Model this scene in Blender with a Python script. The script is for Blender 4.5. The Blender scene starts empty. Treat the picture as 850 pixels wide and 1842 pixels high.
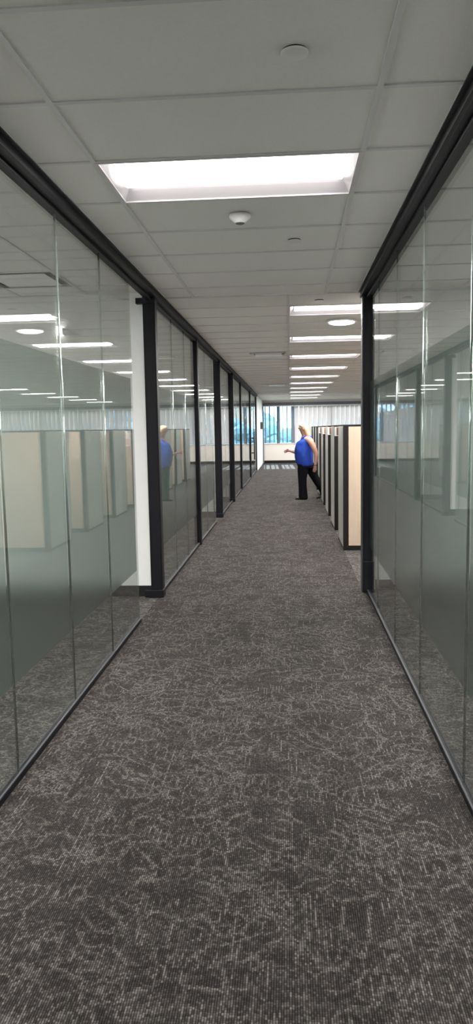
import bpy, bmesh, math, random
from mathutils import Vector, Matrix
S = bpy.context.scene
C = S.collection
random.seed(7)

# ------------------------------------------------------------------ camera, world, sun, exposure
F_PX, PITCH, YAW, ROLL = 1316.6, 0.11297, 0.07355, -0.01789
EYE = 1.6
def cam_matrix():
    cy, sy, cp, sp = math.cos(YAW), math.sin(YAW), math.cos(PITCH), math.sin(PITCH)
    Fw = Vector((-sy*cp, cy*cp, -sp)); Rt = Vector((cy, sy, 0)); Up = Rt.cross(Fw)
    c, s = math.cos(ROLL), math.sin(ROLL)
    r2 = Rt*c + Up*s; u2 = Up*c - Rt*s
    m = Matrix((( r2.x, u2.x, -Fw.x, 0), (r2.y, u2.y, -Fw.y, 0), (r2.z, u2.z, -Fw.z, EYE), (0, 0, 0, 1)))
    return m
cam = bpy.data.cameras.new('camera'); cam_o = bpy.data.objects.new('camera', cam); C.objects.link(cam_o)
cam.sensor_fit = 'VERTICAL'; cam.sensor_height = 36.0; cam.sensor_width = 36.0
cam.lens = 36.0*F_PX/1842.0; cam.clip_start = 0.03; cam.clip_end = 500
cam_o.matrix_world = cam_matrix(); S.camera = cam_o

S.view_settings.view_transform = 'Standard'; S.view_settings.look = 'None'
S.view_settings.gamma = 1.0; S.view_settings.exposure = 0.76; S.view_settings.use_curve_mapping = False

w = bpy.data.worlds.new('sky'); S.world = w; w.use_nodes = True
wn = w.node_tree.nodes; wn['Background'].inputs[0].default_value = (0.66, 0.84, 1.0, 1); wn['Background'].inputs[1].default_value = 5.0

sun = bpy.data.lights.new('sun', 'SUN'); sun.energy = 9.5; sun.angle = 0.01; sun.color = (1.0, 0.95, 0.88)
sun_o = bpy.data.objects.new('sun', sun); C.objects.link(sun_o)
sd = Vector((0.03, -1.0, -0.50)).normalized()
sun_o.rotation_euler = sd.to_track_quat('-Z', 'Y').to_euler(); sun_o.location = (0, 60, 40)

LAMP = 3.4            # strength of the visible troffer lenses
LAMP_W = 60.0         # watts thrown down by each troffer

# ------------------------------------------------------------------ dimensions
XL, XR, CZ = -1.273, 0.75, 2.865
YP, YR, YO, YF = 6.86, 7.13, 7.215, 34.0      # left post, right post, start of the open office ceiling, window wall
YB = -3.2                                     # wall behind the camera
ROOM_L, ROOM_R, OPEN_R = -5.2, 5.2, 14.2

# ------------------------------------------------------------------ materials
def new_mat(name):
    m = bpy.data.materials.new(name); m.use_nodes = True
    nt = m.node_tree; return m, nt, nt.nodes, nt.links
def pbr(name, col, rough=0.6, metal=0.0, noise=0.0, nscale=20.0, bump=0.0, bscale=200.0, spec=0.5, stretch=(1,1,1)):
    m, nt, N, L = new_mat(name); b = N['Principled BSDF']
    b.inputs['Base Color'].default_value = (*col, 1); b.inputs['Roughness'].default_value = rough
    b.inputs['Metallic'].default_value = metal; b.inputs['Specular IOR Level'].default_value = spec
    tc = N.new('ShaderNodeTexCoord'); mp = N.new('ShaderNodeMapping'); mp.inputs['Scale'].default_value = stretch
    L.new(tc.outputs['Object'], mp.inputs['Vector'])
    if noise > 0:
        n = N.new('ShaderNodeTexNoise'); n.inputs['Scale'].default_value = nscale; n.inputs['Detail'].default_value = 4
        L.new(mp.outputs[0], n.inputs['Vector'])
        r = N.new('ShaderNodeMapRange'); r.inputs['To Min'].default_value = 1-noise; r.inputs['To Max'].default_value = 1+noise
        L.new(n.outputs['Fac'], r.inputs['Value'])
        v = N.new('ShaderNodeVectorMath'); v.operation = 'SCALE'; v.inputs[0].default_value = col
        L.new(r.outputs[0], v.inputs['Scale']); L.new(v.outputs[0], b.inputs['Base Color'])
    if bump > 0:
        n2 = N.new('ShaderNodeTexNoise'); n2.inputs['Scale'].default_value = bscale; L.new(tc.outputs['Object'], n2.inputs['Vector'])
        bp = N.new('ShaderNodeBump'); bp.inputs['Strength'].default_value = bump; bp.inputs['Distance'].default_value = 0.002
        L.new(n2.outputs['Fac'], bp.inputs['Height']); L.new(bp.outputs[0], b.inputs['Normal'])
    return m

def emit_mat(name, col, strength):
    m, nt, N, L = new_mat(name); b = N['Principled BSDF']
    b.inputs['Base Color'].default_value = (*col, 1)
    b.inputs['Emission Color'].default_value = (*col, 1); b.inputs['Emission Strength'].default_value = strength
    return m

def glass_mat(name, tint, ior=1.52):
    # flat pane: unrefracted light plus Fresnel reflection, the same at entry and exit faces
    m, nt, N, L = new_mat(name); N.remove(N['Principled BSDF']); out = N['Material Output']
    geo = N.new('ShaderNodeNewGeometry'); mr = N.new('ShaderNodeMapRange')
    mr.inputs['To Min'].default_value = ior; mr.inputs['To Max'].default_value = 1/ior
    L.new(geo.outputs['Backfacing'], mr.inputs['Value'])
    fr = N.new('ShaderNodeFresnel'); L.new(mr.outputs[0], fr.inputs['IOR'])
    t = N.new('ShaderNodeBsdfTransparent'); t.inputs[0].default_value = (*tint, 1)
    g = N.new('ShaderNodeBsdfAnisotropic') if False else N.new('ShaderNodeBsdfGlossy'); g.inputs['Roughness'].default_value = 0.0
    mx = N.new('ShaderNodeMixShader'); L.new(fr.outputs[0], mx.inputs[0]); L.new(t.outputs[0], mx.inputs[1]); L.new(g.outputs[0], mx.inputs[2])
    L.new(mx.outputs[0], out.inputs[0]); return m

def film_mat():
    m, nt, N, L = new_mat('frosted film'); N.remove(N['Principled BSDF']); out = N['Material Output']
    d = N.new('ShaderNodeBsdfDiffuse'); d.inputs[0].default_value = (0.07, 0.082, 0.080, 1)
    t = N.new('ShaderNodeBsdfTranslucent'); t.inputs[0].default_value = (0.26, 0.30, 0.29, 1)
    r = N.new('ShaderNodeBsdfRefraction'); r.inputs['IOR'].default_value = 1.10; r.inputs['Roughness'].default_value = 0.33
    r.inputs['Color'].default_value = (0.80, 0.855, 0.84, 1)
    a = N.new('ShaderNodeMixShader'); a.inputs[0].default_value = 0.5; L.new(d.outputs[0], a.inputs[1]); L.new(t.outputs[0], a.inputs[2])
    b = N.new('ShaderNodeMixShader'); b.inputs[0].default_value = 0.84; L.new(a.outputs[0], b.inputs[1]); L.new(r.outputs[0], b.inputs[2])
    L.new(b.outputs[0], out.inputs[0]); return m

def vane_mat(name, col):
    m, nt, N, L = new_mat(name); N.remove(N['Principled BSDF']); out = N['Material Output']
    d = N.new('ShaderNodeBsdfDiffuse'); d.inputs[0].default_value = (*col, 1)
    t = N.new('ShaderNodeBsdfTranslucent'); t.inputs[0].default_value = (*col, 1)
    a = N.new('ShaderNodeMixShader'); a.inputs[0].default_value = 0.5; L.new(d.outputs[0], a.inputs[1]); L.new(t.outputs[0], a.inputs[2])
    L.new(a.outputs[0], out.inputs[0]); return m

def carpet_mat(name, dark, light, rot=0.0, amount=1.0):
    m, nt, N, L = new_mat(name); b = N['Principled BSDF']; b.inputs['Roughness'].default_value = 0.95
    b.inputs['Specular IOR Level'].default_value = 0.1
    def math_(op, a, c=None, d=None):
        n = N.new('ShaderNodeMath'); n.operation = op
        for i, v in enumerate((a, c, d)):
            if v is None: continue
            if isinstance(v, (int, float)): n.inputs[i].default_value = v
            else: L.new(v, n.inputs[i])
        return n.outputs[0]
    def mrange(v, a, b_, c, d):
        n = N.new('ShaderNodeMapRange'); n.inputs['From Min'].default_value = a; n.inputs['From Max'].default_value = b_
        n.inputs['To Min'].default_value = c; n.inputs['To Max'].default_value = d; L.new(v, n.inputs['Value']); return n.outputs[0]
    tc = N.new('ShaderNodeTexCoord'); mp = N.new('ShaderNodeMapping'); mp.inputs['Rotation'].default_value = (0, 0, rot)
    L.new(tc.outputs['Object'], mp.inputs['Vector'])
    sx = N.new('ShaderNodeSeparateXYZ'); L.new(mp.outputs[0], sx.inputs[0]); X, Y = sx.outputs[0], sx.outputs[1]
    RIB = 0.0075
    # each rib of loops is one step across, its loops are steps along it
    ribi = math_('FLOOR', math_('DIVIDE', X, RIB))
    xq = math_('MULTIPLY', ribi, RIB)
    wn_ = N.new('ShaderNodeTexWhiteNoise'); wn_.noise_dimensions = '1D'; L.new(ribi, wn_.inputs['W'])
    yj = math_('ADD', Y, math_('MULTIPLY', wn_.outputs['Value'], 0.006))
    loopi = math_('FLOOR', math_('DIVIDE', yj, 0.009))
    yq = math_('MULTIPLY', loopi, 0.009)
    # tiles of half a metre, each with its own cut of the pattern
    tx = math_('FLOOR', math_('DIVIDE', xq, 0.5)); ty = math_('FLOOR', math_('DIVIDE', yq, 0.5))
    cb = N.new('ShaderNodeCombineXYZ'); L.new(tx, cb.inputs[0]); L.new(ty, cb.inputs[1])
    tw = N.new('ShaderNodeTexWhiteNoise'); tw.noise_dimensions = '2D'; L.new(cb.outputs[0], tw.inputs['Vector'])
    ts = N.new('ShaderNodeSeparateColor'); L.new(tw.outputs['Color'], ts.inputs[0])
    ox = math_('MULTIPLY', ts.outputs[0], 17.0); oy = math_('MULTIPLY', ts.outputs[1], 17.0)
    p = N.new('ShaderNodeCombineXYZ'); L.new(math_('ADD', xq, ox), p.inputs[0]); L.new(math_('ADD', yq, oy), p.inputs[1])
    P = p.outputs[0]
    def noise(scale, detail=2.0, vec=P, sc=(1, 1, 1)):
        mm = N.new('ShaderNodeMapping'); mm.inputs['Scale'].default_value = sc; L.new(vec, mm.inputs['Vector'])
        n = N.new('ShaderNodeTexNoise'); n.noise_dimensions = '2D'; n.inputs['Scale'].default_value = scale; n.inputs['Detail'].default_value = detail
        L.new(mm.outputs[0], n.inputs['Vector']); return n.outputs['Fac']
    def cells(scale, width, sc=(1, 1, 1), rz=0.0):
        mm = N.new('ShaderNodeMapping'); mm.inputs['Scale'].default_value = sc; mm.inputs['Rotation'].default_value = (0, 0, rz); L.new(P, mm.inputs['Vector'])
        v = N.new('ShaderNodeTexVoronoi'); v.voronoi_dimensions = '2D'; v.feature = 'DISTANCE_TO_EDGE'; v.inputs['Scale'].default_value = scale
        L.new(mm.outputs[0], v.inputs['Vector']); return mrange(v.outputs['Distance'], width*0.5, width*1.6, 1, 0)
    net1 = cells(8.0, 0.050, (1.0, 0.8, 1)); net2 = cells(16.0, 0.055, (1.0, 0.75, 1), 0.9); net3 = cells(10.0, 0.05, (2.4, 0.6, 1), -0.85)
    m1 = mrange(noise(3.2), 0.42, 0.56, 0, 1); m2 = mrange(noise(5.0, 2, P, (1, 0.5, 1)), 0.5, 0.6, 0, 1)
    m3 = mrange(noise(4.0, 2, P, (0.6, 1, 1)), 0.48, 0.58, 0, 1)
    # straight threads that run along the ribs
    st = mrange(noise(1.0, 0, P, (130, 7.0, 1)), 0.735, 0.76, 0, 0.8)
    s1 = math_('MULTIPLY', net1, m1); s2 = math_('MULTIPLY', net2, m2); s3 = math_('MULTIPLY', net3, m3)
    def hatch(ang, freq, width, mask):
        q = math_('ADD', math_('MULTIPLY', math_('ADD', xq, ox), math.cos(ang)*freq), math_('MULTIPLY', math_('ADD', yq, oy), math.sin(ang)*freq))
        q = math_('FRACT', math_('ADD', q, math_('MULTIPLY', noise(6.0), 2.2)))
        return math_('MULTIPLY', mrange(math_('ABSOLUTE', math_('SUBTRACT', q, 0.5)), width*0.5, width, 1, 0), mask)
    h1 = hatch(0.95, 16, 0.16, mrange(noise(2.6, 1, P, (1, 0.8, 1)), 0.52, 0.60, 0, 1))
    h2 = hatch(-1.05, 13, 0.13, mrange(noise(3.1, 1, P, (0.8, 1, 1)), 0.50, 0.58, 0, 1))
    hat = math_('MULTIPLY', math_('MAXIMUM', h1, h2), 0.7)
    pat0 = math_('MAXIMUM', math_('MAXIMUM', math_('MULTIPLY', s1, 0.8), math_('MULTIPLY', s2, 0.6)), math_('MAXIMUM', math_('MULTIPLY', s3, 0.7), st))
    pat = math_('MAXIMUM', pat0, hat)
    # per loop variation
    lc = N.new('ShaderNodeCombineXYZ'); L.new(ribi, lc.inputs[0]); L.new(loopi, lc.inputs[1])
    lw = N.new('ShaderNodeTexWhiteNoise'); lw.noise_dimensions = '2D'; L.new(lc.outputs[0], lw.inputs['Vector'])
    loopv = lw.outputs['Value']
    keep = mrange(loopv, 0.0, 0.8, 0.25, 0.95)
    fleck = mrange(loopv, 0.8, 1.0, 0.0, 0.22)
    hazy = mrange(noise(7.0, 3), 0.35, 0.7, 0.0, 0.22)
    amt = math_('MULTIPLY', math_('ADD', math_('MAXIMUM', math_('MULTIPLY', pat, keep), fleck), math_('MULTIPLY', hazy, keep)), amount)
    # rib and loop profile: bump relief, plus furrow shade painted into the base colour
    fx = math_('FRACT', math_('DIVIDE', X, RIB)); prof = math_('SINE', math_('MULTIPLY', fx, math.pi))
    fy = math_('FRACT', math_('DIVIDE', yj, 0.009)); profy = math_('SINE', math_('MULTIPLY', fy, math.pi))
    rib_shade = mrange(prof, 0.1, 0.85, 0.22, 1.0)
    loop_shade = mrange(profy, 0.0, 0.8, 0.72, 1.0)
    mix = N.new('ShaderNodeMix'); mix.data_type = 'RGBA'; L.new(amt, mix.inputs['Factor'])
    mix.inputs['A'].default_value = (*dark, 1); mix.inputs['B'].default_value = (*light, 1)
    sc = N.new('ShaderNodeVectorMath'); sc.operation = 'SCALE'; L.new(mix.outputs['Result'], sc.inputs[0])
    L.new(math_('MULTIPLY', math_('MULTIPLY', rib_shade, loop_shade), mrange(loopv, 0, 1, 0.75, 1.25)), sc.inputs['Scale'])
    L.new(sc.outputs[0], b.inputs['Base Color'])
    bp = N.new('ShaderNodeBump'); bp.inputs['Strength'].default_value = 0.5; bp.inputs['Distance'].default_value = 0.002
    L.new(math_('MULTIPLY', prof, profy), bp.inputs['Height']); L.new(bp.outputs[0], b.inputs['Normal'])
    return m

def wood_mat(name, c1, c2):
    m, nt, N, L = new_mat(name); b = N['Principled BSDF']; b.inputs['Roughness'].default_value = 0.45
    tc = N.new('ShaderNodeTexCoord'); mp = N.new('ShaderNodeMapping'); mp.inputs['Scale'].default_value = (9, 9, 0.7)
    L.new(tc.outputs['Object'], mp.inputs['Vector'])
    n = N.new('ShaderNodeTexNoise'); n.inputs['Scale'].default_value = 2.2; n.inputs['Detail'].default_value = 6; n.inputs['Distortion'].default_value = 0.4
    L.new(mp.outputs[0], n.inputs['Vector'])
    r = N.new('ShaderNodeValToRGB'); r.color_ramp.elements[0].color = (*c1, 1); r.color_ramp.elements[1].color = (*c2, 1)
    r.color_ramp.elements[0].position = 0.35; r.color_ramp.elements[1].position = 0.65
    L.new(n.outputs['Fac'], r.inputs[0]); L.new(r.outputs[0], b.inputs['Base Color']); return m

M = dict(
    tile=pbr('ceiling tile', (0.78, 0.77, 0.74), 0.95, noise=0.05, nscale=60, bump=0.35, bscale=350),
    tbar=pbr('ceiling grid white', (0.62, 0.615, 0.615), 0.5),
    plenum=pbr('plenum', (0.2, 0.2, 0.2), 0.9),
    black=pbr('black anodised aluminium', (0.006, 0.006, 0.009), 0.5, spec=0.22),
    reveal=pbr('dark grey reveal', (0.06, 0.06, 0.068), 0.5, spec=0.3),
    base=pbr('black baseboard vinyl', (0.009, 0.009, 0.010), 0.6, spec=0.25),
    white=pbr('white painted drywall', (0.74, 0.75, 0.74), 0.8, bump=0.1, bscale=300, noise=0.02),
    sill=pbr('warm white painted wall', (0.78, 0.73, 0.67), 0.8, noise=0.02),
    glass=glass_mat('clear glass', (0.92, 0.945, 0.935)),
    wglass=glass_mat('tinted window glass', (0.84, 0.93, 0.98)),
    film=film_mat(),
    joint=pbr('polished glass edge', (0.55, 0.62, 0.60), 0.12, metal=0.85),
    carpet=carpet_mat('dark ribbed carpet', (0.038, 0.033, 0.0325), (0.160, 0.145, 0.137)),
    carpet2=carpet_mat('lighter office carpet', (0.070, 0.065, 0.062), (0.27, 0.25, 0.24), rot=math.pi/2),
    lens=emit_mat('lit acrylic lens', (1.0, 0.97, 0.93), LAMP),
    dome=emit_mat('lit round diffuser', (1.0, 0.97, 0.93), 3.0),
    refl=pbr('white enamel reflector', (0.60, 0.57, 0.60), 0.5),
    endcap=pbr('grey slotted end plate', (0.5, 0.5, 0.5), 0.4),
    metal=pbr('chrome edge', (0.7, 0.7, 0.72), 0.2, metal=1.0),
    plastic=pbr('white plastic', (0.75, 0.74, 0.72), 0.4),
    vane_metal=pbr('satin aluminium', (0.85, 0.84, 0.83), 0.28, metal=0.9),
    dark=pbr('dark slot', (0.02, 0.02, 0.022), 0.6),
    greybox=pbr('grey plastic', (0.11, 0.11, 0.12), 0.5),
    peach=wood_mat('pale maple laminate', (0.50, 0.385, 0.29), (0.545, 0.43, 0.33)),
    panel=wood_mat('light grey laminate', (0.50, 0.48, 0.44), (0.56, 0.54, 0.50)),
    frame=pbr('black panel frame', (0.010, 0.009, 0.009), 0.55, spec=0.2),
    brown=pbr('brown name card', (0.23, 0.10, 0.06), 0.6),
    paper=pbr('white paper', (0.75, 0.73, 0.70), 0.8),
    pink=pbr('faded red print', (0.55, 0.25, 0.25), 0.8),
    vane=vane_mat('cream fabric vane', (0.62, 0.565, 0.545)),
    vaneopen=vane_mat('grey fabric vane', (0.22, 0.28, 0.31)),
    column=pbr('slate grey column', (0.16, 0.17, 0.20), 0.7),
    skin=pbr('skin', (0.47, 0.26, 0.20), 0.7, spec=0.2, noise=0.05, nscale=30),
    blouse=pbr('royal blue blouse fabric', (0.018, 0.055, 0.34), 0.8, spec=0.2, noise=0.22, nscale=14, bump=0.2, bscale=30),
    pants=pbr('black trouser fabric', (0.006, 0.006, 0.008), 0.9, spec=0.1),
    hair=pbr('blonde hair', (0.66, 0.48, 0.30), 0.6, noise=0.25, nscale=60, stretch=(1, 1, 0.25)),
    shoe=pbr('black shoe leather', (0.012, 0.012, 0.012), 0.35),
    foliage=pbr('tree foliage', (0.17, 0.27, 0.31), 0.9, noise=0.3, nscale=4),
    bark=pbr('bark', (0.12, 0.09, 0.07), 0.9),
    brick=pbr('tan brick', (0.50, 0.33, 0.25), 0.9, noise=0.1, nscale=3),
    ground=pbr('lawn', (0.10, 0.16, 0.07), 0.95, noise=0.3, nscale=1),
    lips=pbr('lips', (0.45, 0.14, 0.13), 0.5), eye=pbr('eye', (0.03, 0.03, 0.04), 0.3),
)

# ------------------------------------------------------------------ mesh helpers
class MB:
    def __init__(s): s.v = []; s.f = []
    def box(s, x0, x1, y0, y1, z0, z1):
        b = len(s.v); s.v += [(x, y, z) for z in (z0, z1) for x, y in ((x0, y0), (x1, y0), (x1, y1), (x0, y1))]
        s.f += [tuple(b+i for i in q) for q in ((3, 2, 1, 0), (4, 5, 6, 7), (0, 1, 5, 4), (1, 2, 6, 5), (2, 3, 7, 6), (3, 0, 4, 7))]; return s
    def quad(s, *p): b = len(s.v); s.v += list(p); s.f.append(tuple(range(b, b+len(p)))); return s
    def lathe(s, prof, cx=0, cy=0, n=28):
        b = len(s.v)
        for r, z in prof:
            for i in range(n): a = 2*math.pi*i/n; s.v.append((cx+r*math.cos(a), cy+r*math.sin(a), z))
        for k in range(len(prof)-1):
            for i in range(n): j = (i+1) % n; s.f.append((b+k*n+i, b+k*n+j, b+(k+1)*n+j, b+(k+1)*n+i))
        s.f.append(tuple(b+i for i in reversed(range(n)))); s.f.append(tuple(b+(len(prof)-1)*n+i for i in range(n))); return s
    def tube(s, pts, rad, n=10):
        b = len(s.v); pts = [Vector(p) for p in pts]
        for k, p in enumerate(pts):
            d = (pts[min(k+1, len(pts)-1)]-pts[max(k-1, 0)]).normalized()
            u = d.orthogonal().normalized() if k == 0 else (u - d*u.dot(d)).normalized(); v = d.cross(u)
            r = rad[k] if isinstance(rad, (list, tuple)) else rad
            for i in range(n): a = 2*math.pi*i/n; s.v.append(tuple(p+u*r*math.cos(a)+v*r*math.sin(a)))
        for k in range(len(pts)-1):
            for i in range(n): j = (i+1) % n; s.f.append((b+k*n+i, b+k*n+j, b+(k+1)*n+j, b+(k+1)*n+i))
        s.f.append(tuple(b+i for i in reversed(range(n)))); s.f.append(tuple(b+(len(pts)-1)*n+i for i in range(n))); return s
    def loft(s, rings, n=20):
        # rings: (cx, cy, cz, rx, ry[, tilt]) horizontal ellipses
        b = len(s.v)
        for rg in rings:
            cx, cy, cz, rx, ry = rg[:5]; t = rg[5] if len(rg) > 5 else 0.0
            for i in range(n):
                a = 2*math.pi*i/n; x = rx*math.cos(a); s.v.append((cx+x, cy+ry*math.sin(a), cz+x*t))
        for k in range(len(rings)-1):
            for i in range(n): j = (i+1) % n; s.f.append((b+k*n+i, b+k*n+j, b+(k+1)*n+j, b+(k+1)*n+i))
        s.f.append(tuple(b+i for i in reversed(range(n)))); s.f.append(tuple(b+(len(rings)-1)*n+i for i in range(n))); return s
    def mesh(s, name, mat, smooth=False):
        me = bpy.data.meshes.new(name); me.from_pydata(s.v, [], s.f); me.update()
        bm = bmesh.new(); bm.from_mesh(me); bmesh.ops.recalc_face_normals(bm, faces=bm.faces); bm.to_mesh(me); bm.free()
        if mat: me.materials.append(M[mat])
        if smooth:
            for p in me.polygons: p.use_smooth = True
        return me
    def build(s, name, mat, parent=None, smooth=False, loc=None):
        return link(name, s.mesh(name, mat, smooth), parent, loc)
def link(name, me, parent=None, loc=None):
    o = bpy.data.objects.new(name, me); C.objects.link(o)
    if parent: o.parent = parent
    if loc: o.location = loc
    return o
def tag(o, label=None, cat=None, group=None, kind=None):
    if label: o['label'] = label
    if cat: o['category'] = cat
    if group: o['group'] = group
    if kind: o['kind'] = kind
    return o
def empty(name, loc=(0, 0, 0), rz=0.0):
    o = bpy.data.objects.new(name, None); C.objects.link(o); o.location = loc; o.rotation_euler = (0, 0, rz); o.empty_display_size = 0.1; return o
def kids(o): return [c for c in C.objects if c.parent == o]
def copy_tree(o, loc=None):
    r = o.copy(); C.objects.link(r)
    if loc: r.location = loc
    for ch in kids(o):
        c = ch.copy(); C.objects.link(c); c.parent = r
        for g in kids(ch):
            d = g.copy(); C.objects.link(d); d.parent = c
    return r
def mod_bevel(o, w, seg=2):
    b = o.modifiers.new('bevel', 'BEVEL'); b.width = w; b.segments = seg; b.limit_method = 'ANGLE'; return o
def subsurf(o, lv=1):
    b = o.modifiers.new('sub', 'SUBSURF'); b.levels = lv; b.render_levels = lv; return o

# ------------------------------------------------------------------ floor
f = MB().box(XL, XR, YB, YR, -0.1, 0).box(XL, 0.70, YR, YF, -0.1, 0).build('floor', 'carpet')
tag(f, 'dark brown grey ribbed carpet with a pale thread pattern along the corridor', 'floor', kind='structure')
f = MB().box(ROOM_L, XL, YB, YF, -0.1, 0).build('floor', 'carpet2')
tag(f, 'lighter carpet of the rooms behind the left glass wall', 'floor', kind='structure')
f = MB().box(XR, ROOM_R, YB, YR, -0.1, 0).box(0.70, OPEN_R, YR, YF, -0.1, 0).build('floor', 'carpet2')
tag(f, 'lighter carpet under the cubicles and in the right hand room', 'floor', kind='structure')

# ------------------------------------------------------------------ ceilings
TW, TD = 1.265, 0.6326
lights, vents = [], []
def ceiling(label, x0, x1, y0, y1, xs, ys, skip, objs=lambda x, y: True, slab=True):
    """one suspended ceiling: slab above, T bar grid, a lay-in tile per cell; xs, ys are the grid lines"""
    root = MB().box(x0, x1, y0, y1, CZ+0.16, CZ+0.22).build('ceiling', 'plenum')
    tag(root, label, 'ceiling', kind='structure')
    g = MB(); w = 0.012
    for x in xs:
        if x0+0.02 < x < x1-0.02: g.box(x-w, x+w, y0, y1, CZ, CZ+0.012)
    for y in ys:
        if y0+0.02 < y < y1-0.02: g.box(x0, x1, y-w, y+w, CZ+0.001, CZ+0.011)
    # wall angle round the edge
    g.box(x0, x0+0.02, y0, y1, CZ-0.001, CZ+0.01).box(x1-0.02, x1, y0, y1, CZ-0.001, CZ+0.01).box(x0, x1, y0, y0+0.02, CZ-0.001, CZ+0.01).box(x0, x1, y1-0.02, y1, CZ-0.001, CZ+0.01)
    g.build('ceiling_grid', 'tbar', root)
    X = sorted({x0, x1, *[x for x in xs if x0+0.02 < x < x1-0.02]}); Y = sorted({y0, y1, *[y for y in ys if y0+0.02 < y < y1-0.02]})
    cache = {}; far = MB(); nf = 0; no = 0
    for i in range(len(X)-1):
        for j in range(len(Y)-1):
            cx, cy = (X[i]+X[i+1])/2, (Y[j]+Y[j+1])/2
            if any(a < cx < b and c < cy < d for a, b, c, d in skip): continue
            hw, hd = (X[i+1]-X[i])/2-0.006, (Y[j+1]-Y[j])/2-0.006
            if hw <= 0.01 or hd <= 0.01: continue
            dz = random.uniform(0.002, 0.005)
            if objs(cx, cy) and no < 300:
                k = (round(hw, 3), round(hd, 3))
                if k not in cache: cache[k] = MB().box(-hw, hw, -hd, hd, 0, 0.016).mesh('ceiling_tile', 'tile')
                link('ceiling_tile', cache[k], root, (cx, cy, CZ+0.004+dz)); no += 1
            else:
                far.box(cx-hw, cx+hw, cy-hd, cy+hd, CZ+0.004+dz, CZ+0.02); nf += 1
    if nf: tag(far.build('far_ceiling_tiles', 'tile', root), kind='stuff')
    return root
def lines(a, p, lo, hi):
    k = math.floor((lo-a)/p); out = []
    while a+k*p < hi:
        if a+k*p > lo: out.append(a+k*p)
        k += 1
    return out

GX, GY = -0.913, 2.947
cx0, cx1 = XL+0.07, XR-0.07
# corridor lights: the one in view and its twin behind the camera
NEARL = (GX, GX+TW, GY+TD, GY+2*TD)
BACKL = (GX, GX+TW, GY+TD-8*TD, GY+2*TD-8*TD)
ceiling('grey lay-in tile ceiling over the near corridor', cx0, cx1, YB, YO, [GX, GX+TW], lines(GY, TD, YB, YO), [NEARL, BACKL])
# rooms behind the glass
LV = (-2.502, -1.87, 5.86, 6.4926)
lrys = lines(3.962, TD, YB, YP); 
L1 = (-3.767-TW, -3.767, 3.962-2*TD, 3.962-TD); L2 = (-3.767-TW, -3.767, 3.962, 3.962+TD); L3 = (-3.767-TW, -3.767, 3.962-6*TD, 3.962-5*TD)
ceiling('square tile ceiling of the near left room with a slot diffuser', ROOM_L, XL-0.05, YB, YP+0.04, lines(-1.87, TD, ROOM_L, XL), lrys, [LV, L1, L2, L3], lambda x, y: x > -3.8 and y > 1)
R1 = (GX+4*TW-TW, GX+4*TW, GY+TD, GY+2*TD); R2 = (GX+3*TW, GX+4*TW, GY-3*TD, GY-2*TD); R3 = (GX+3*TW, GX+4*TW, GY+4*TD, GY+5*TD)
ceiling('tile ceiling of the near right room', XR+0.05, ROOM_R, YB, YR, lines(GX, TW, XR, ROOM_R), lines(GY, TD, YB, YR), [R1, R2, R3], lambda x, y: x < 3.6 and y > 1)
# open office
OP = 0.655
open_l = [(c*TW, (c+1)*TW, 7.87+4*OP*k, 7.87+4*OP*k+OP) for c in (0, 4, 8) for k in range(10)]
oskip = open_l
ceiling('long tile ceiling of the open office running to the windows', XL+0.02, OPEN_R, YO, YF, lines(0, TW, XL, OPEN_R), lines(YO, OP, YO, YF), oskip, lambda x, y: y < 20.5 and x < 8.0)
midl = [(-4.0-TW, -4.0, y, y+OP) for y in (8.5, 11.5, 14.8, 18.5, 22.0, 25.5, 29.5)]
ceiling('tile ceiling over the far rooms behind the left glass', ROOM_L, XL-0.05, YP+0.16, YF, lines(-1.47, TW, ROOM_L, XL)+[-4.0, -4.0-TW], sorted(lines(YP+0.2, OP, YP+0.2, YF)), midl, lambda x, y: False)

# troffer: recessed body, two sloped reflectors, bright lens, end plates
LAMPDATA = bpy.data.lights.new('lamp', 'AREA'); LAMPDATA.shape = 'RECTANGLE'; LAMPDATA.size = TW-0.2; LAMPDATA.size_y = 0.3
LAMPDATA.energy = LAMP_W; LAMPDATA.color = (1.0, 0.97, 0.93); LAMPDATA.spread = math.radians(176)
def make_light(wd, dp):
    t = empty('ceiling_light')
    hw, hd = wd/2-0.004, dp/2-0.004; d = 0.065
    fr = MB().box(-hw, hw, -hd, -hd+0.014, -0.002, 0.02).box(-hw, hw, hd-0.014, hd, -0.002, 0.02).box(-hw, -hw+0.014, -hd, hd, -0.002, 0.02).box(hw-0.014, hw, -hd, hd, -0.002, 0.02)
    fr.build('frame', 'refl', t)
    iw, idp = hw-0.012, hd-0.012; ly = 0.235
    for s in (-1, 1):
        MB().quad((-iw, s*idp, 0.004), (iw, s*idp, 0.004), (iw, s*(idp-0.05), d*0.75), (-iw, s*(idp-0.05), d*0.75)).quad((-iw, s*(idp-0.05), d*0.75), (iw, s*(idp-0.05), d*0.75), (iw, s*ly, d), (-iw, s*ly, d)).build('reflector', 'refl', t)
        e = MB().quad((s*iw, -idp, 0.004), (s*iw, idp, 0.004), (s*(iw-0.04), idp-0.05, d), (s*(iw-0.04), -idp+0.05, d)).build('end_plate', 'refl', t)
    # gently bowed lens
    m = MB(); n = 8; pts = []
    for i in range(n+1):
        a = -1+2*i/n; pts.append((a*ly, d-0.059*(1-a*a)-0.002))
    for i in range(n):
        m.quad((-iw+0.05, pts[i][0], pts[i][1]), (iw-0.05, pts[i][0], pts[i][1]), (iw-0.05, pts[i+1][0], pts[i+1][1]), (-iw+0.05, pts[i+1][0], pts[i+1][1]))
    m.build('lens', 'lens', t)
    la = LAMPDATA; lo = bpy.data.objects.new('lamp', la); C.objects.link(lo); lo.parent = t; lo.location = (0, 0, 0.004)
    MB().box(-iw, iw, -idp, idp, d+0.012, d+0.07).build('housing', 'plenum', t)
    return t
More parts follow.
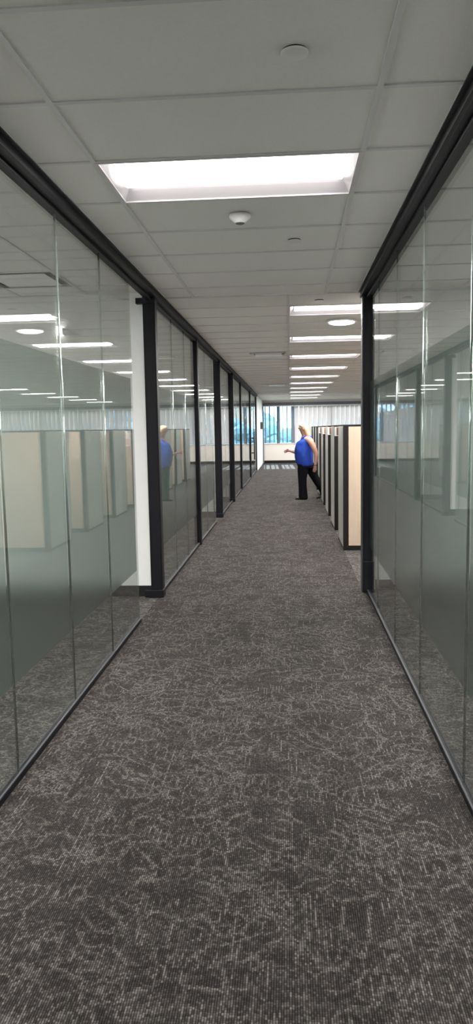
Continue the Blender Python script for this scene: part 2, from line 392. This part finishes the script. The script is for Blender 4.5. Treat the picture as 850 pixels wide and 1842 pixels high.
def put_light(proto, r, label, group=None):
    t = copy_tree(proto, ((r[0]+r[1])/2, (r[2]+r[3])/2, CZ)); tag(t, label, 'light', group); return t
pl = make_light(TW, TD)
pl.location = ((NEARL[0]+NEARL[1])/2, (NEARL[2]+NEARL[3])/2, CZ)
tag(pl, 'large bright rectangular ceiling light nearest the camera over the corridor', 'light')
put_light(pl, BACKL, 'rectangular ceiling light behind the camera over the corridor')
for r, q in zip((L1, L2, L3), ('middle', 'farthest', 'nearest')): put_light(pl, r, '%s ceiling light out of frame in the near left room' % q, 'near left room lights')
for r, q in zip((R1, R2, R3), ('middle', 'nearest', 'farthest')): put_light(pl, r, '%s ceiling light out of frame in the near right room' % q, 'near right room lights')
po = make_light(TW, OP); ords = ['first', 'second', 'third', 'fourth', 'fifth', 'sixth', 'seventh', 'eighth', 'ninth', 'tenth']
for i, r in enumerate(open_l):
    c, k = divmod(i, 10)
    if c == 0: lab = '%s light strip, counted towards the windows, in the row beside the corridor' % ords[k]; gr = 'ceiling lights in the row beside the corridor'
    else: lab = '%s light in the %s row over the cubicles, counted towards the windows' % (ords[k], ('middle', 'far right')[c-1]); gr = 'ceiling lights in the %s row' % ('middle', 'far right')[c-1]
    if i == 0: t = po; t.location = ((r[0]+r[1])/2, (r[2]+r[3])/2, CZ); tag(t, lab, 'light', gr)
    else: put_light(po, r, lab, gr)
for k, r in enumerate(midl): put_light(po, r, 'ceiling light of a room behind the left glass wall, %s beyond the near post' % ords[k], 'far room lights')

# ceiling devices
def disc(x, y, r, label, cat='sprinkler cover'):
    t = empty('sprinkler_cover', (x, y, CZ)); MB().lathe([(r, 0.0), (r, -0.004), (r*0.93, -0.007)]).build('cover_plate', 'plastic', t, True)
    MB().lathe([(r*0.9, 0.008), (r*0.9, -0.001)]).build('gap_ring', 'dark', t); return tag(t, label, cat)
disc(0.03, 2.652, 0.048, 'round white sprinkler cover plate nearest the camera, in front of the big light')
disc(0.047, 5.17, 0.046, 'small round sprinkler cover plate beyond the smoke detector')
disc(0.31, 7.58, 0.05, 'small round sprinkler cover plate just before the first light strip')
t = empty('smoke_detector', (-0.281, 4.52, CZ)); 
MB().lathe([(0.062, 0.0), (0.064, -0.012), (0.058, -0.022), (0.036, -0.042), (0.030, -0.048)]).build('body', 'plastic', t, True)
MB().lathe([(0.031, -0.041), (0.031, -0.046), (0.022, -0.052)]).build('sensor_cap', 'greybox', t, True)
tag(t, 'white cone shaped smoke detector on the corridor ceiling past the big light', 'smoke detector')
t = empty('round_light', (0.635, 9.03, CZ))
MB().lathe([(0.185, 0.0), (0.185, -0.012), (0.16, -0.018)]).build('rim', 'plastic', t, True)
MB().lathe([(0.158, -0.014), (0.15, -0.03), (0.11, -0.042), (0.05, -0.048), (0.01, -0.049)]).build('diffuser', 'dome', t, True)
tag(t, 'bright round ceiling light between the first and second light strips', 'light')
def vent(x, y, label, wd=0.61, group=None):
    t = empty('air_vent', (x, y, CZ)); h = wd/2
    MB().box(-h, h, -0.15, -0.135, -0.012, 0.0).box(-h, h, 0.135, 0.15, -0.012, 0.0).box(-h, -h+0.02, -0.15, 0.15, -0.012, 0).box(h-0.02, h, -0.15, 0.15, -0.012, 0).build('frame', 'plastic', t)
    MB().box(-h+0.02, h-0.02, -0.135, 0.135, -0.002, 0.001).build('backing', 'dark', t)
    for a, b in ((-h+0.10, h-0.06),):
        MB().box(a, b, -0.13, 0.13, -0.034, -0.008).build('deflector', 'vane_metal', t)
    MB().box(-h+0.03, -h+0.075, -0.10, 0.10, -0.02, -0.008).build('end_deflector', 'plastic', t)
    return tag(t, label, 'air vent', group)
vent(-0.36, 12.72, 'pale rectangular air vent in the ceiling, the nearer of the two by the light strips')
vent(-0.36, 21.6, 'pale rectangular air vent in the ceiling, the farther one near the windows')
t = empty('slot_diffuser', ((LV[0]+LV[1])/2, (LV[2]+LV[3])/2, CZ)); h = 0.31
MB().box(-h, h, -h, h, 0.03, 0.06).build('backing', 'dark', t)
MB().box(-h+0.075, h-0.075, -h+0.065, h-0.075, 0.0, 0.004).build('plaque', 'plastic', t)
MB().box(-h, h, -h, -h+0.008, 0, 0.008).box(-h, h, h-0.008, h, 0, 0.008).box(-h, -h+0.008, -h, h, 0, 0.008).box(h-0.008, h, -h, h, 0, 0.008).build('frame', 'tbar', t)
tag(t, 'square ceiling air diffuser with dark perimeter slot seen through the left glass', 'air vent')

t = tag(empty('bright_wedge', (-2.15, YP+0.038, 2.54)), 'small made-up bright white wedge shape high on the wall of the near left room', 'light')  # added glowing wedge, imitates an unidentified bright shape behind the glass
MB().box(0, 0.045, -0.05, 0, -0.035, 0.04).build('glow_face', 'dome', t)
e = MB(); e.v = [(0.046, -0.05, -0.035), (0.046, -0.05, 0.032), (0.20, -0.02, -0.032), (0.046, 0, -0.035), (0.046, 0, 0.032), (0.20, 0, -0.032)]
e.f = [(0, 2, 1), (3, 4, 5), (0, 1, 4, 3), (1, 2, 5, 4), (2, 0, 3, 5)]; e.build('housing', 'refl', t)

# ------------------------------------------------------------------ glass partitions
FZ0, FZ1 = 0.44, 2.02            # frosted band
def glass_run(root, x, ys, side, joints=True):
    """panes butt-jointed at ys, glass 12 mm thick on the plane x; side = direction of the room (-1 left)"""
    for a, b in zip(ys[:-1], ys[1:]):
        p = MB().box(x-0.006, x+0.006, a+0.002, b-0.002, 0.02, CZ-0.05).build('glass_pane', 'glass', root)
        fx = x+side*0.009
        MB().box(min(fx, fx+side*0.0006), max(fx, fx+side*0.0006), a+0.004, b-0.004, FZ0, FZ1).build('frosted_film', 'film', p)
    if joints:
        for y in ys[1:-1]:
            MB().tube([(x, y, 0.035), (x, y, CZ-0.05)], 0.0065, 8).build('glass_joint', 'joint', root, True)
def track(root, x, y0, y1, side):
    """header under the ceiling and floor channel; side = room side"""
    c = -side
    def bx(m, a, b, z0, z1): m.box(min(x+c*a, x+c*b), max(x+c*a, x+c*b), y0, y1, z0, z1)
    m = MB(); bx(m, -0.03, 0.072, CZ-0.052, CZ); bx(m, 0.055, 0.078, CZ-0.058, CZ-0.036); bx(m, -0.03, 0.02, CZ-0.072, CZ-0.05)
    mod_bevel(m.build('top_track', 'black', root), 0.003)
    m = MB(); bx(m, 0.072, 0.092, CZ-0.007, CZ-0.001); m.build('ceiling_reveal', 'reveal', root)
def channel(root, x, y0, y1, side):
    MB().box(x-0.018, x+0.018, y0, y1, 0, 0.028).build('floor_channel', 'black', root)
    MB().box(x-0.0165, x-0.007, y0, y1, 0.028, 0.033).box(x+0.007, x+0.0165, y0, y1, 0.028, 0.033).build('channel_lip', 'reveal', root)
def post(root, x0, x1, y, d=0.10, shoe=True, stub=0.0, z=CZ):
    o = mod_bevel(MB().box(x0, x1, y, y+d, 0, z).box(x0+0.004, x0+0.01, y-0.004, y, 0.07, z).box(x1-0.02, x1-0.014, y-0.004, y, 0.07, z).build('post', 'black', root), 0.003)
    if shoe: mod_bevel(MB().box(x0-0.055, x1+0.008, y-0.03, y+d, 0, 0.075).build('post_shoe', 'black', root), 0.006)
    if stub: MB().box(x0-stub, x1+0.005, y-0.02, y+d, z-0.10, z-0.05).build('head_bracket', 'black', root)

wl = empty('wall_left', (0, 0, 0)); tag(wl, 'near left glass wall of butt jointed frosted panes with an open doorway', 'glass wall', kind='structure')
glass_run(wl, XL, [YB, -2.4, -1.46, -0.53, 0.39, 1.32, 2.245, 3.17, 4.09, 5.02, 5.95], -1)
track(wl, XL, YB, YP+0.1, -1); channel(wl, XL, YB, 5.95, -1)
post(wl, XL-0.07, XL+0.045, YP, 0.10, True, 0.06)

names = []
def bay(y0, y1, joints, label, pw, wide, door_gap=0.0, shoe=True, stub=0.0):
    r = empty('wall_left', (0, 0, 0)); tag(r, label, 'glass wall', kind='structure')
    MB().box(XL-0.025, XL+0.03, y0, y0+0.03, 0.0, CZ-0.05).build('edge_frame', 'joint' if False else 'reveal', r)
    MB().box(XL+0.03, XL+0.036, y0+0.002, y0+0.012, 0.03, CZ-0.06).build('edge_strip', 'joint', r)
    ys = [y0+0.03]+joints+[y1-door_gap]
    glass_run(r, XL, ys, -1); track(r, XL, y0, y1+0.1, -1); channel(r, XL, y0+0.03, y1-door_gap, -1)
    post(r, XL-wide, XL+pw, y1, 0.1, shoe, stub)
    return r
b2 = bay(YP+0.1, 10.05, [8.05, 9.0], 'second bay of the left glass wall, between the near post and the slim post', 0.035, 0.06, 0, False)
b3 = bay(10.15, 13.2, [11.2, 12.2], 'third bay of the left glass wall with an open doorway at its far end', 0.05, 0.075, 0.75, True, 0.05)
b4 = bay(13.3, 16.1, [14.6], 'fourth bay of the left glass wall ending at a wide black post', 0.06, 0.07, 0, True, 0.05)
b5 = bay(16.2, 19.2, [17.6], 'fifth bay of the left glass wall with a slim black post', 0.03, 0.05, 0, False)
b6 = bay(19.3, 23.8, [21.4], 'sixth bay of the left glass wall before the glass door', 0.03, 0.05, 0, False)
b7 = bay(23.9, 28.0, [25.9], 'last bay of the left glass wall beside the door', 0.03, 0.05, 0, True)
# black pull handles on the last glass door
t = tag(empty('pull_handle', (XL, 24.95, 0)), 'tall black ladder pull handle on the far glass door', 'door handle')
for s in (-1, 1):
    MB().tube([(s*0.085, 0, 0.55), (s*0.085, 0, 1.50)], 0.02).build('grip_bar', 'black', t, True)
for z in (0.78, 1.28): MB().tube([(-0.085, 0, z), (0.085, 0, z)], 0.018).build('standoff', 'black', t, True)

# white wall after the last bay, with a grey box
o = MB().box(XL-0.10, XL+0.05, 28.1, YF, 0, CZ).build('wall_left', 'white'); tag(o, 'short white wall between the last glass bay and the windows', 'wall', kind='structure')
t = tag(empty('wall_box', (XL+0.05, 31.2, 1.72)), 'dark grey box mounted on the white wall at the corridor end', 'wall box')
mod_bevel(MB().box(0, 0.13, -0.12, 0.12, -0.15, 0.15).build('case', 'greybox', t), 0.01); MB().box(0.02, 0.11, -0.125, -0.12, -0.1, 0.1).build('front_plate', 'reveal', t)

# white cross walls between the rooms
def cross(x0, x1, y, label, side):
    o = MB().box(x0, x1, y, y+0.12, 0, CZ+0.16).build('wall_back' if False else side, 'white'); tag(o, label, 'wall', kind='structure')
    MB().box(x0, x1, y-0.012, y, 0, 0.105).build('baseboard', 'base', o)
cross(ROOM_L, XL-0.075, YP+0.04, 'white wall with black baseboard closing the near left room', 'wall_left')
cross(ROOM_L, XL-0.075, 13.25, 'white cross wall behind the third bay of the left glass', 'wall_left')
cross(ROOM_L, XL-0.075, 16.15, 'white cross wall behind the fourth bay of the left glass', 'wall_left')
cross(XR+0.075, OPEN_R, YR+0.02, 'white wall with black baseboard closing the near right room', 'wall_right')

wr = empty('wall_right', (0, 0, 0)); tag(wr, 'right glass wall of butt jointed frosted panes ending at a black post', 'glass wall', kind='structure')
glass_run(wr, XR, [YB, -2.1, -1.05, 0.0, 1.05, 2.09, 3.13, 4.22, 5.24, 6.28, YR-0.08], 1)
track(wr, XR, YB, YR+0.02, 1); channel(wr, XR, YB, YR-0.08, 1)
post(wr, XR-0.055, XR+0.035, YR-0.08, 0.12, False)
mod_bevel(MB().box(XR-0.05, XR+0.055, YR-0.10, YR-0.08, 0, 0.31).build('post_shoe', 'black', wr), 0.008)
MB().box(XR-0.063, XR-0.055, YR-0.08, YR+0.04, 0, CZ).build('edge_strip', 'reveal', wr)

# enclosing walls
for a, lab in (((ROOM_L-0.1, ROOM_L, YB, YF, 0, CZ+0.2), 'outer wall of the left rooms'), ((ROOM_R, ROOM_R+0.1, YB, YR, 0, CZ+0.2), 'outer wall of the right room'),
               ((OPEN_R, OPEN_R+0.1, YR, YF, 0, CZ+0.2), 'far right wall of the open office'), ((ROOM_L, ROOM_R, YB-0.1, YB, 0, CZ+0.2), 'wall behind the camera')):
    nm = 'wall_left' if a[0] < -5.25 else ('wall_back' if a[3] < 0 else 'wall_right')
    tag(MB().box(*a).build(nm, 'white'), lab, 'wall', kind='structure')

# ------------------------------------------------------------------ window wall
WZ0, WZ1 = 0.90, 2.60
ww = MB().box(ROOM_L, OPEN_R, YF, YF+0.2, -0.1, WZ0).build('wall_front', 'sill'); tag(ww, 'low wall under the windows at the end of the corridor', 'wall', kind='structure')
MB().box(ROOM_L, OPEN_R, YF-0.015, YF, 0, 0.12).build('baseboard', 'base', ww)
MB().box(ROOM_L, OPEN_R, YF-0.03, YF+0.05, WZ0-0.02, WZ0+0.012).build('window_sill', 'plastic', ww)
tag(MB().box(ROOM_L, OPEN_R, YF, YF+0.2, WZ1+0.05, CZ+0.3).build('wall_front', 'sill'), 'strip of wall above the windows', 'wall', kind='structure')
MB().box(ROOM_L, OPEN_R, YF-0.05, YF+0.02, WZ1-0.02, CZ-0.10).build('trim_1', 'column').update_tag()
tag(bpy.data.objects['trim_1'], 'dark header band above the windows', 'trim', kind='structure')
tag(MB().box(-1.235, -1.17, YF-0.06, YF+0.06, 0, WZ1+0.1).build('trim_2', 'column'), 'dark vertical trim at the left edge of the windows', 'trim', kind='structure')
xs = [ROOM_L, -3.4, -1.2, -0.50, 0.17, 1.9, 3.7, 5.5, 7.3, 9.1, 10.9, 12.7, OPEN_R]
for i, (a, b) in enumerate(zip(xs[:-1], xs[1:])):
    wd = empty('window_%d' % (i+1), ((a+b)/2, YF+0.1, 0)); hw = (b-a)/2
    tag(wd, 'tall office window pane %s' % ('with open blinds and trees outside' if b <= 0.2 else 'behind closed vertical blinds'), 'window', 'windows along the end wall', 'structure')
    MB().box(-hw, hw, -0.005, 0.005, WZ0, WZ1+0.06).build('pane', 'wglass', wd)
    cw = 0.075 if -1 < b < 0.3 else 0.03
    MB().box(hw-cw, hw+cw if b < OPEN_R else hw, -0.06, 0.06, WZ0, WZ1+0.06).build('mullion', 'column', wd)
# blinds
def blind(x0, x1, ang, mat, label, pitch=0.2, wv=0.2):
    t = empty('vertical_blind', ((x0+x1)/2, YF-0.09, 0)); tag(t, label, 'blind')
    MB().box(x0-(x0+x1)/2, x1-(x0+x1)/2, -0.03, 0.03, WZ1-0.02, WZ1+0.03).build('head_rail', 'plastic', t)
    me = MB().box(-wv/2, wv/2, -0.0015, 0.0015, WZ0+0.03, WZ1-0.02).mesh('vane', mat)
    n = int((x1-x0)/pitch)
    for i in range(n):
        v = link('vane', me, t, (x0+pitch*(i+0.5)-(x0+x1)/2, 0, 0)); v.rotation_euler = (0, 0, math.radians(ang+random.uniform(-7, 7)))
    return t
blind(ROOM_L, -1.25, 68, 'vaneopen', 'open vertical blind at the windows of the far left rooms', 0.2, 0.12)
blind(-1.2, 0.22, 68, 'vaneopen', 'open vertical blind at the corridor end with blue daylight and trees behind', 0.2, 0.12)
for i, (a, b) in enumerate(((0.24, 3.7), (3.72, 7.3), (7.32, 10.9), (10.92, OPEN_R-0.05))):
    blind(a, b, 24, 'vane', ('closed cream vertical blind just right of the open one', 'closed cream vertical blind behind the cubicles', 'closed cream vertical blind over the middle rows, reflected in the glass', 'closed cream vertical blind at the far right end wall')[i], 0.21, 0.215)

# ------------------------------------------------------------------ cubicles
PH = 1.63; FX = 0.69
UY = [9.52+1.88*k for k in range(8)]
def make_cubicle():
    """L shaped workstation screen: long panel across, short wing along the corridor"""
    t = empty('cubicle_partition')
    Lx, T, Wy = 2.35, 0.07, 1.03
    # frame of the long panel (faces the camera)
    MB().box(0, 0.062, 0, T, 0.0, PH).box(Lx-0.05, Lx, 0, T, 0.0, PH).box(0.062, Lx-0.05, 0, T, PH-0.022, PH).box(0.062, Lx-0.05, 0, T, 0.0, 0.055).build('frame', 'frame', t)
    mod_bevel(MB().box(0.066, Lx-0.054, 0.004, T-0.004, 0.059, PH-0.026).build('panel_infill', 'peach', t), 0.004)
    MB().box(0.006, 0.062, T, Wy, PH-0.02, PH).box(0.006, 0.062, T, Wy, 0.0, 0.03).box(0.0, 0.066, Wy-0.03, Wy, 0, PH).build('wing_frame', 'frame', t)
    mod_bevel(MB().box(0.0, 0.058, T+0.004, Wy-0.032, 0.032, PH-0.022).build('wing_infill', 'panel', t), 0.003)
    return t
pc = make_cubicle(); lab = ['nearest', 'second', 'third', 'fourth', 'fifth', 'sixth', 'seventh', 'eighth and farthest']
for k, y in enumerate(UY):
    t = pc if k == 0 else copy_tree(pc)
    t.location = (FX, y, 0)
    tag(t, '%s cubicle screen on the right of the corridor, %s' % (lab[k], 'with pale maple panel beside the black post' if k == 0 else 'black edged with light grey side panel'), 'cubicle', 'cubicle screens along the corridor')
for k in (0, 1, 2, 3):
    s = tag(empty('name_plate', (FX-0.002, UY[k]+1.03-0.035, 1.54)), '%s small name plate at the top of a cubicle edge, counted from the camera' % lab[k], 'name plate', 'name plates on the cubicle edges')
    MB().box(-0.05, 0, -0.004, 0.004, -0.065, 0.065).build('bracket', 'plastic', s); MB().box(-0.022, 0, -0.007, -0.004, -0.055, 0.055).build('card', 'brown', s)
s = tag(empty('paper_notice', (FX+0.16, UY[3]-0.003, 1.42)), 'white paper notice with faded red print on a cubicle screen', 'notice')
MB().box(-0.07, 0.07, -0.002, 0.001, -0.14, 0.14).build('sheet', 'paper', s)
m = MB()
for i in range(5): m.box(-0.055, 0.055-0.015*(i % 2), -0.003, -0.002, -0.10+0.024*i, -0.085+0.024*i)
m.box(-0.02, 0.03, -0.003, -0.002, 0.06, 0.10); m.build('print', 'pink', s)
# spine screen behind the workstations, and the back to back row beyond it
sp = empty('cubicle_spine', (FX+2.36, UY[0], 0)); tag(sp, 'long screen closing the backs of the cubicles', 'cubicle')
Ls = UY[-1]+1.03-UY[0]
MB().box(0, 0.06, 0, Ls, 0, 0.05).box(0, 0.06, 0, Ls, PH-0.02, PH).build('frame', 'frame', sp)
n = 12
for i in range(n): MB().box(0.002, 0.058, Ls*i/n+0.02, Ls*(i+1)/n-0.02, 0.05, PH-0.02).build('panel_infill', 'panel', sp)

# ------------------------------------------------------------------ the person
P = empty('person', (0.0, 16.5, 0)); tag(P, 'woman in a sleeveless blue top and black trousers stepping out between the cubicles', 'person')
NY, FY = -0.20, 0.20     # near (camera) and far side
def skin_obj(name, verts, edges, radii, root, mat, sub=2, parent=None):
    me = bpy.data.meshes.new(name); me.from_pydata(verts, edges, []); me.update(); me.materials.append(M[mat])
    o = link(name, me, parent); sk = o.modifiers.new('skin', 'SKIN'); sk.use_smooth_shade = True
    for i, v in enumerate(me.skin_vertices[0].data):
        r = radii[i]; v.radius = r if isinstance(r, tuple) else (r, r); v.use_root = (i == root)
    subsurf(o, sub); return o
V, E_, Rr = [], [], []
def chain(start, pts):
    prev = start
    for p, r in pts:
        V.append(p); Rr.append(r); i = len(V)-1
        if prev is not None: E_.append((prev, i))
        prev = i
    return prev
pel = chain(None, [((0.345, 0, 0.86), 0.13)])
chest = chain(pel, [((0.33, 0, 1.02), 0.12), ((0.33, 0, 1.17), 0.125), ((0.335, 0, 1.31), 0.11)])
neck = chain(chest, [((0.335, 0, 1.42), 0.070), ((0.322, 0, 1.47), 0.062)])
head = chain(neck, [((0.295, -0.01, 1.545), 0.075), ((0.290, -0.01, 1.60), 0.088), ((0.300, -0.01, 1.65), 0.07)])
# nose and chin
chain(len(V)-2, [((0.195, -0.015, 1.575), 0.014)])
chain(len(V)-4, [((0.236, -0.012, 1.512), 0.040)])
# near arm hangs
def hand(wrist, palm, dirv, side, up):
    pv = Vector(V[palm]); d = Vector(dirv).normalized(); s = Vector(side).normalized(); u = Vector(up).normalized()
    for k, (off, ln) in enumerate(((-0.027, 0.066), (-0.009, 0.076), (0.009, 0.071), (0.027, 0.055))):
        base = pv+d*0.03+s*off
        chain(palm, [(tuple(base), 0.009), (tuple(base+d*ln*0.5+u*0.004), 0.0085), (tuple(base+d*ln*0.9+u*0.018), 0.007)])
    tb = pv-d*0.015-s*0.03
    chain(palm, [(tuple(tb+u*0.008), 0.012), (tuple(tb+d*0.035-s*0.012+u*0.018), 0.010), (tuple(tb+d*0.06-s*0.008+u*0.026), 0.008)])
wn1 = chain(chest, [((0.42, -0.17, 1.35), 0.075), ((0.47, -0.235, 1.29), 0.075), ((0.535, -0.265, 1.15), 0.064), ((0.582, -0.275, 1.03), 0.052), ((0.59, -0.28, 0.93), 0.047), ((0.565, -0.285, 0.80), 0.031), ((0.555, -0.285, 0.755), 0.029)])
pn = chain(wn1, [((0.548, -0.285, 0.715), (0.036, 0.024))])
hand(wn1, pn, (-0.15, 0, -1), (-1, 0, 0.15), (0, 0.6, 0))
wf = chain(chest, [((0.33, 0.17, 1.35), 0.07), ((0.32, 0.235, 1.28), 0.065), ((0.29, 0.255, 1.12), 0.055), ((0.20, 0.25, 1.035), 0.045), ((0.10, 0.22, 1.055), 0.038), ((0.01, 0.18, 1.085), 0.027)])
pf = chain(wf, [((-0.045, 0.165, 1.09), (0.032, 0.022))])
hand(wf, pf, (-1, -0.2, -0.35), (0.1, 0.3, -1), (0.3, -1, 0))
# legs
k1 = chain(pel, [((0.31, -0.09, 0.76), 0.11), ((0.285, -0.09, 0.50), 0.075), ((0.29, -0.09, 0.30), 0.055), ((0.295, -0.09, 0.09), 0.038), ((0.21, -0.09, 0.035), 0.032), ((0.15, -0.09, 0.03), 0.026)])
k2 = chain(pel, [((0.44, 0.09, 0.76), 0.11), ((0.56, 0.09, 0.50), 0.075), ((0.67, 0.09, 0.30), 0.055), ((0.79, 0.09, 0.12), 0.038), ((0.74, 0.09, 0.05), 0.030), ((0.69, 0.09, 0.03), 0.024)])
body = skin_obj('body', V, E_, Rr, 0, 'skin', 2, P)
# face
for yy in (-0.045, 0.02): 
    MB().loft([(0.212, yy, 1.600+z, 0.012*math.cos(z*120), 0.013*math.cos(z*120)) for z in (-0.010, -0.005, 0.0, 0.005, 0.010)], 10).build('eye', 'eye', P, True)
MB().loft([(0.207, -0.012, 1.536+z, 0.010*math.cos(z*150), 0.022*math.cos(z*150)) for z in (-0.008, -0.004, 0, 0.004, 0.008)], 12).build('mouth', 'lips', P, True)
MB().loft([(0.305, -0.098, 1.575+z, 0.018*math.cos(z*45), 0.010) for z in (-0.03, -0.015, 0, 0.015, 0.03)], 10).build('ear', 'skin', P, True)
# hair: cap over skull with a shoulder length fall at the back
hr = MB().loft([(0.405, -0.01, 1.385, 0.025, 0.055), (0.400, -0.01, 1.42, 0.042, 0.080), (0.392, -0.01, 1.46, 0.052, 0.092), (0.378, -0.01, 1.50, 0.055, 0.095), (0.366, -0.01, 1.54, 0.066, 0.104), (0.350, -0.01, 1.58, 0.082, 0.108), (0.325, -0.01, 1.62, 0.105, 0.106), (0.303, -0.01, 1.655, 0.108, 0.098), (0.30, -0.01, 1.685, 0.085, 0.080), (0.30, -0.01, 1.702, 0.045, 0.045), (0.30, -0.01, 1.706, 0.015, 0.015)], 28)
ho = hr.build('hair', 'hair', P, True); subsurf(ho, 1)
tx = bpy.data.textures.new('strands', 'CLOUDS'); tx.noise_scale = 0.03
dm = ho.modifiers.new('locks', 'DISPLACE'); dm.texture = tx; dm.strength = 0.014
# blouse: front bust and belly, straight hem
bl = MB().loft([(0.35, 0, 0.735, 0.168, 0.225), (0.345, 0, 0.77, 0.185, 0.235), (0.325, 0, 0.88, 0.200, 0.240), (0.315, 0, 0.99, 0.207, 0.238), (0.310, 0, 1.09, 0.202, 0.230), (0.318, 0, 1.18, 0.196, 0.222, 0.03), (0.330, 0, 1.27, 0.186, 0.210, 0.10), (0.345, 0, 1.33, 0.165, 0.195, 0.22), (0.36, 0, 1.365, 0.135, 0.170, 0.34), (0.37, 0, 1.385, 0.10, 0.145, 0.40)], 32)
bo = bl.build('blouse', 'blouse', P, True); subsurf(bo, 1)
tx2 = bpy.data.textures.new('folds', 'CLOUDS'); tx2.noise_scale = 0.12
dm = bo.modifiers.new('folds', 'DISPLACE'); dm.texture = tx2; dm.strength = 0.03
for s in (-1, 1): MB().tube([(0.255, s*0.10, 1.30), (0.30, s*0.115, 1.375), (0.35, s*0.12, 1.405), (0.41, s*0.115, 1.385), (0.45, s*0.10, 1.32)], 0.022).build('strap', 'blouse', P, True)
# trousers
tr = MB().loft([(0.350, 0, 0.92, 0.165, 0.20), (0.350, 0, 0.80, 0.180, 0.215), (0.36, 0, 0.70, 0.180, 0.21)], 28)
tr.loft([(0.305, -0.10, 0.80, 0.13, 0.115), (0.295, -0.10, 0.66, 0.125, 0.115), (0.28, -0.10, 0.50, 0.100, 0.10), (0.283, -0.10, 0.32, 0.092, 0.095), (0.292, -0.10, 0.14, 0.098, 0.10), (0.298, -0.10, 0.025, 0.105, 0.105)], 24)
tr.loft([(0.41, 0.10, 0.82, 0.13, 0.115), (0.46, 0.10, 0.68, 0.13, 0.115), (0.55, 0.10, 0.50, 0.105, 0.10), (0.65, 0.10, 0.33, 0.098, 0.095), (0.75, 0.10, 0.18, 0.098, 0.095), (0.80, 0.10, 0.09, 0.10, 0.095)], 24)
to = tr.build('trousers', 'pants', P, True); rm = to.modifiers.new('join', 'REMESH'); rm.mode = 'VOXEL'; rm.voxel_size = 0.012; rm.use_smooth_shade = True
sm = to.modifiers.new('sm', 'SMOOTH'); sm.iterations = 4
def shoe(x, y, z0, tilt):
    s = MB().loft([(x-0.02, y, z0+0.0, 0.135, 0.045, tilt), (x-0.02, y, z0+0.03, 0.135, 0.046, tilt), (x+0.02, y, z0+0.055, 0.09, 0.04, tilt), (x+0.04, y, z0+0.08, 0.05, 0.036, tilt)], 20).build('shoe', 'shoe', P, True); return s
shoe(0.265, -0.10, 0.002, 0.0); shoe(0.75, 0.10, 0.03, 0.25)
MB().lathe([(0.036, -0.006), (0.038, 0.0), (0.036, 0.006)], 0, 0, 18).build('bracelet', 'dark', P, True, (0.560, -0.285, 0.775))

# ------------------------------------------------------------------ outside
tag(MB().box(-60, 70, YF+0.3, 130, -4.1, -4.0).build('ground', 'ground'), 'lawn outside the windows', 'ground', kind='structure')
def tree(x, y, h, label):
    t = tag(empty('tree', (x, y, -4.0)), label, 'tree', 'trees outside the windows')
    MB().tube([(0, 0, 0), (0.1, 0, h*0.3), (0, 0.1, h*0.55)], [0.22, 0.17, 0.1]).build('trunk', 'bark', t, True)
    bm = bmesh.new(); rnd = random.Random(int(x*10+y))
    for k in range(26):
        a = rnd.uniform(0, 6.28); rr = rnd.uniform(0, 0.34)*h; zz = h*rnd.uniform(0.38, 0.95); s = h*rnd.uniform(0.09, 0.16)*(1.25-zz/h*0.5)
        rr *= 1.1-abs(zz/h-0.6)
        mt = Matrix.Translation((rr*math.cos(a), rr*math.sin(a), zz)) @ Matrix.Diagonal((s, s, s*0.8, 1))
        r = bmesh.ops.create_icosphere(bm, subdivisions=2, radius=1, matrix=mt)
        for v in r['verts']: v.co += Vector((rnd.uniform(-1, 1), rnd.uniform(-1, 1), rnd.uniform(-1, 1)))*s*0.16
    me = bpy.data.meshes.new('foliage'); bm.to_mesh(me); bm.free(); me.materials.append(M['foliage']); link('foliage', me, t)
for i, (x, y, h) in enumerate(((-7.6, 52, 7.0), (-2.0, 50, 6.4), (0.9, 55, 6.6), (-10, 58, 8.0), (5.0, 70, 6.4), (11.5, 62, 7.2), (-3.2, 66, 8.2), (-9.0, 72, 8.4))):
    tree(x, y, h, ('bushy tree outside, behind the far left rooms', 'leafy tree outside, straight past the corridor end', 'leafy tree outside, right of the corridor end', 'tall tree outside at the far left', 'tree outside behind the closed blinds', 'farthest right tree outside behind the closed blinds', 'taller tree behind the one past the corridor end', 'far background tree outside on the left')[i])
bd = tag(empty('building', (12, 80, -4)), 'tan brick building outside, faint behind the closed blinds', 'building')
MB().box(-10, 22, 0, 12, 0, 8.0).build('walls', 'brick', bd); MB().box(-10.3, 22.3, -0.3, 12.3, 8.0, 8.4).build('roof', 'plastic', bd)
for i in range(8):
    for z in (1.2, 4.8):
        w_ = MB().box(-8.5+3.8*i, -6.5+3.8*i, -0.05, 0.02, z, z+1.8).build('window', 'column', bd)
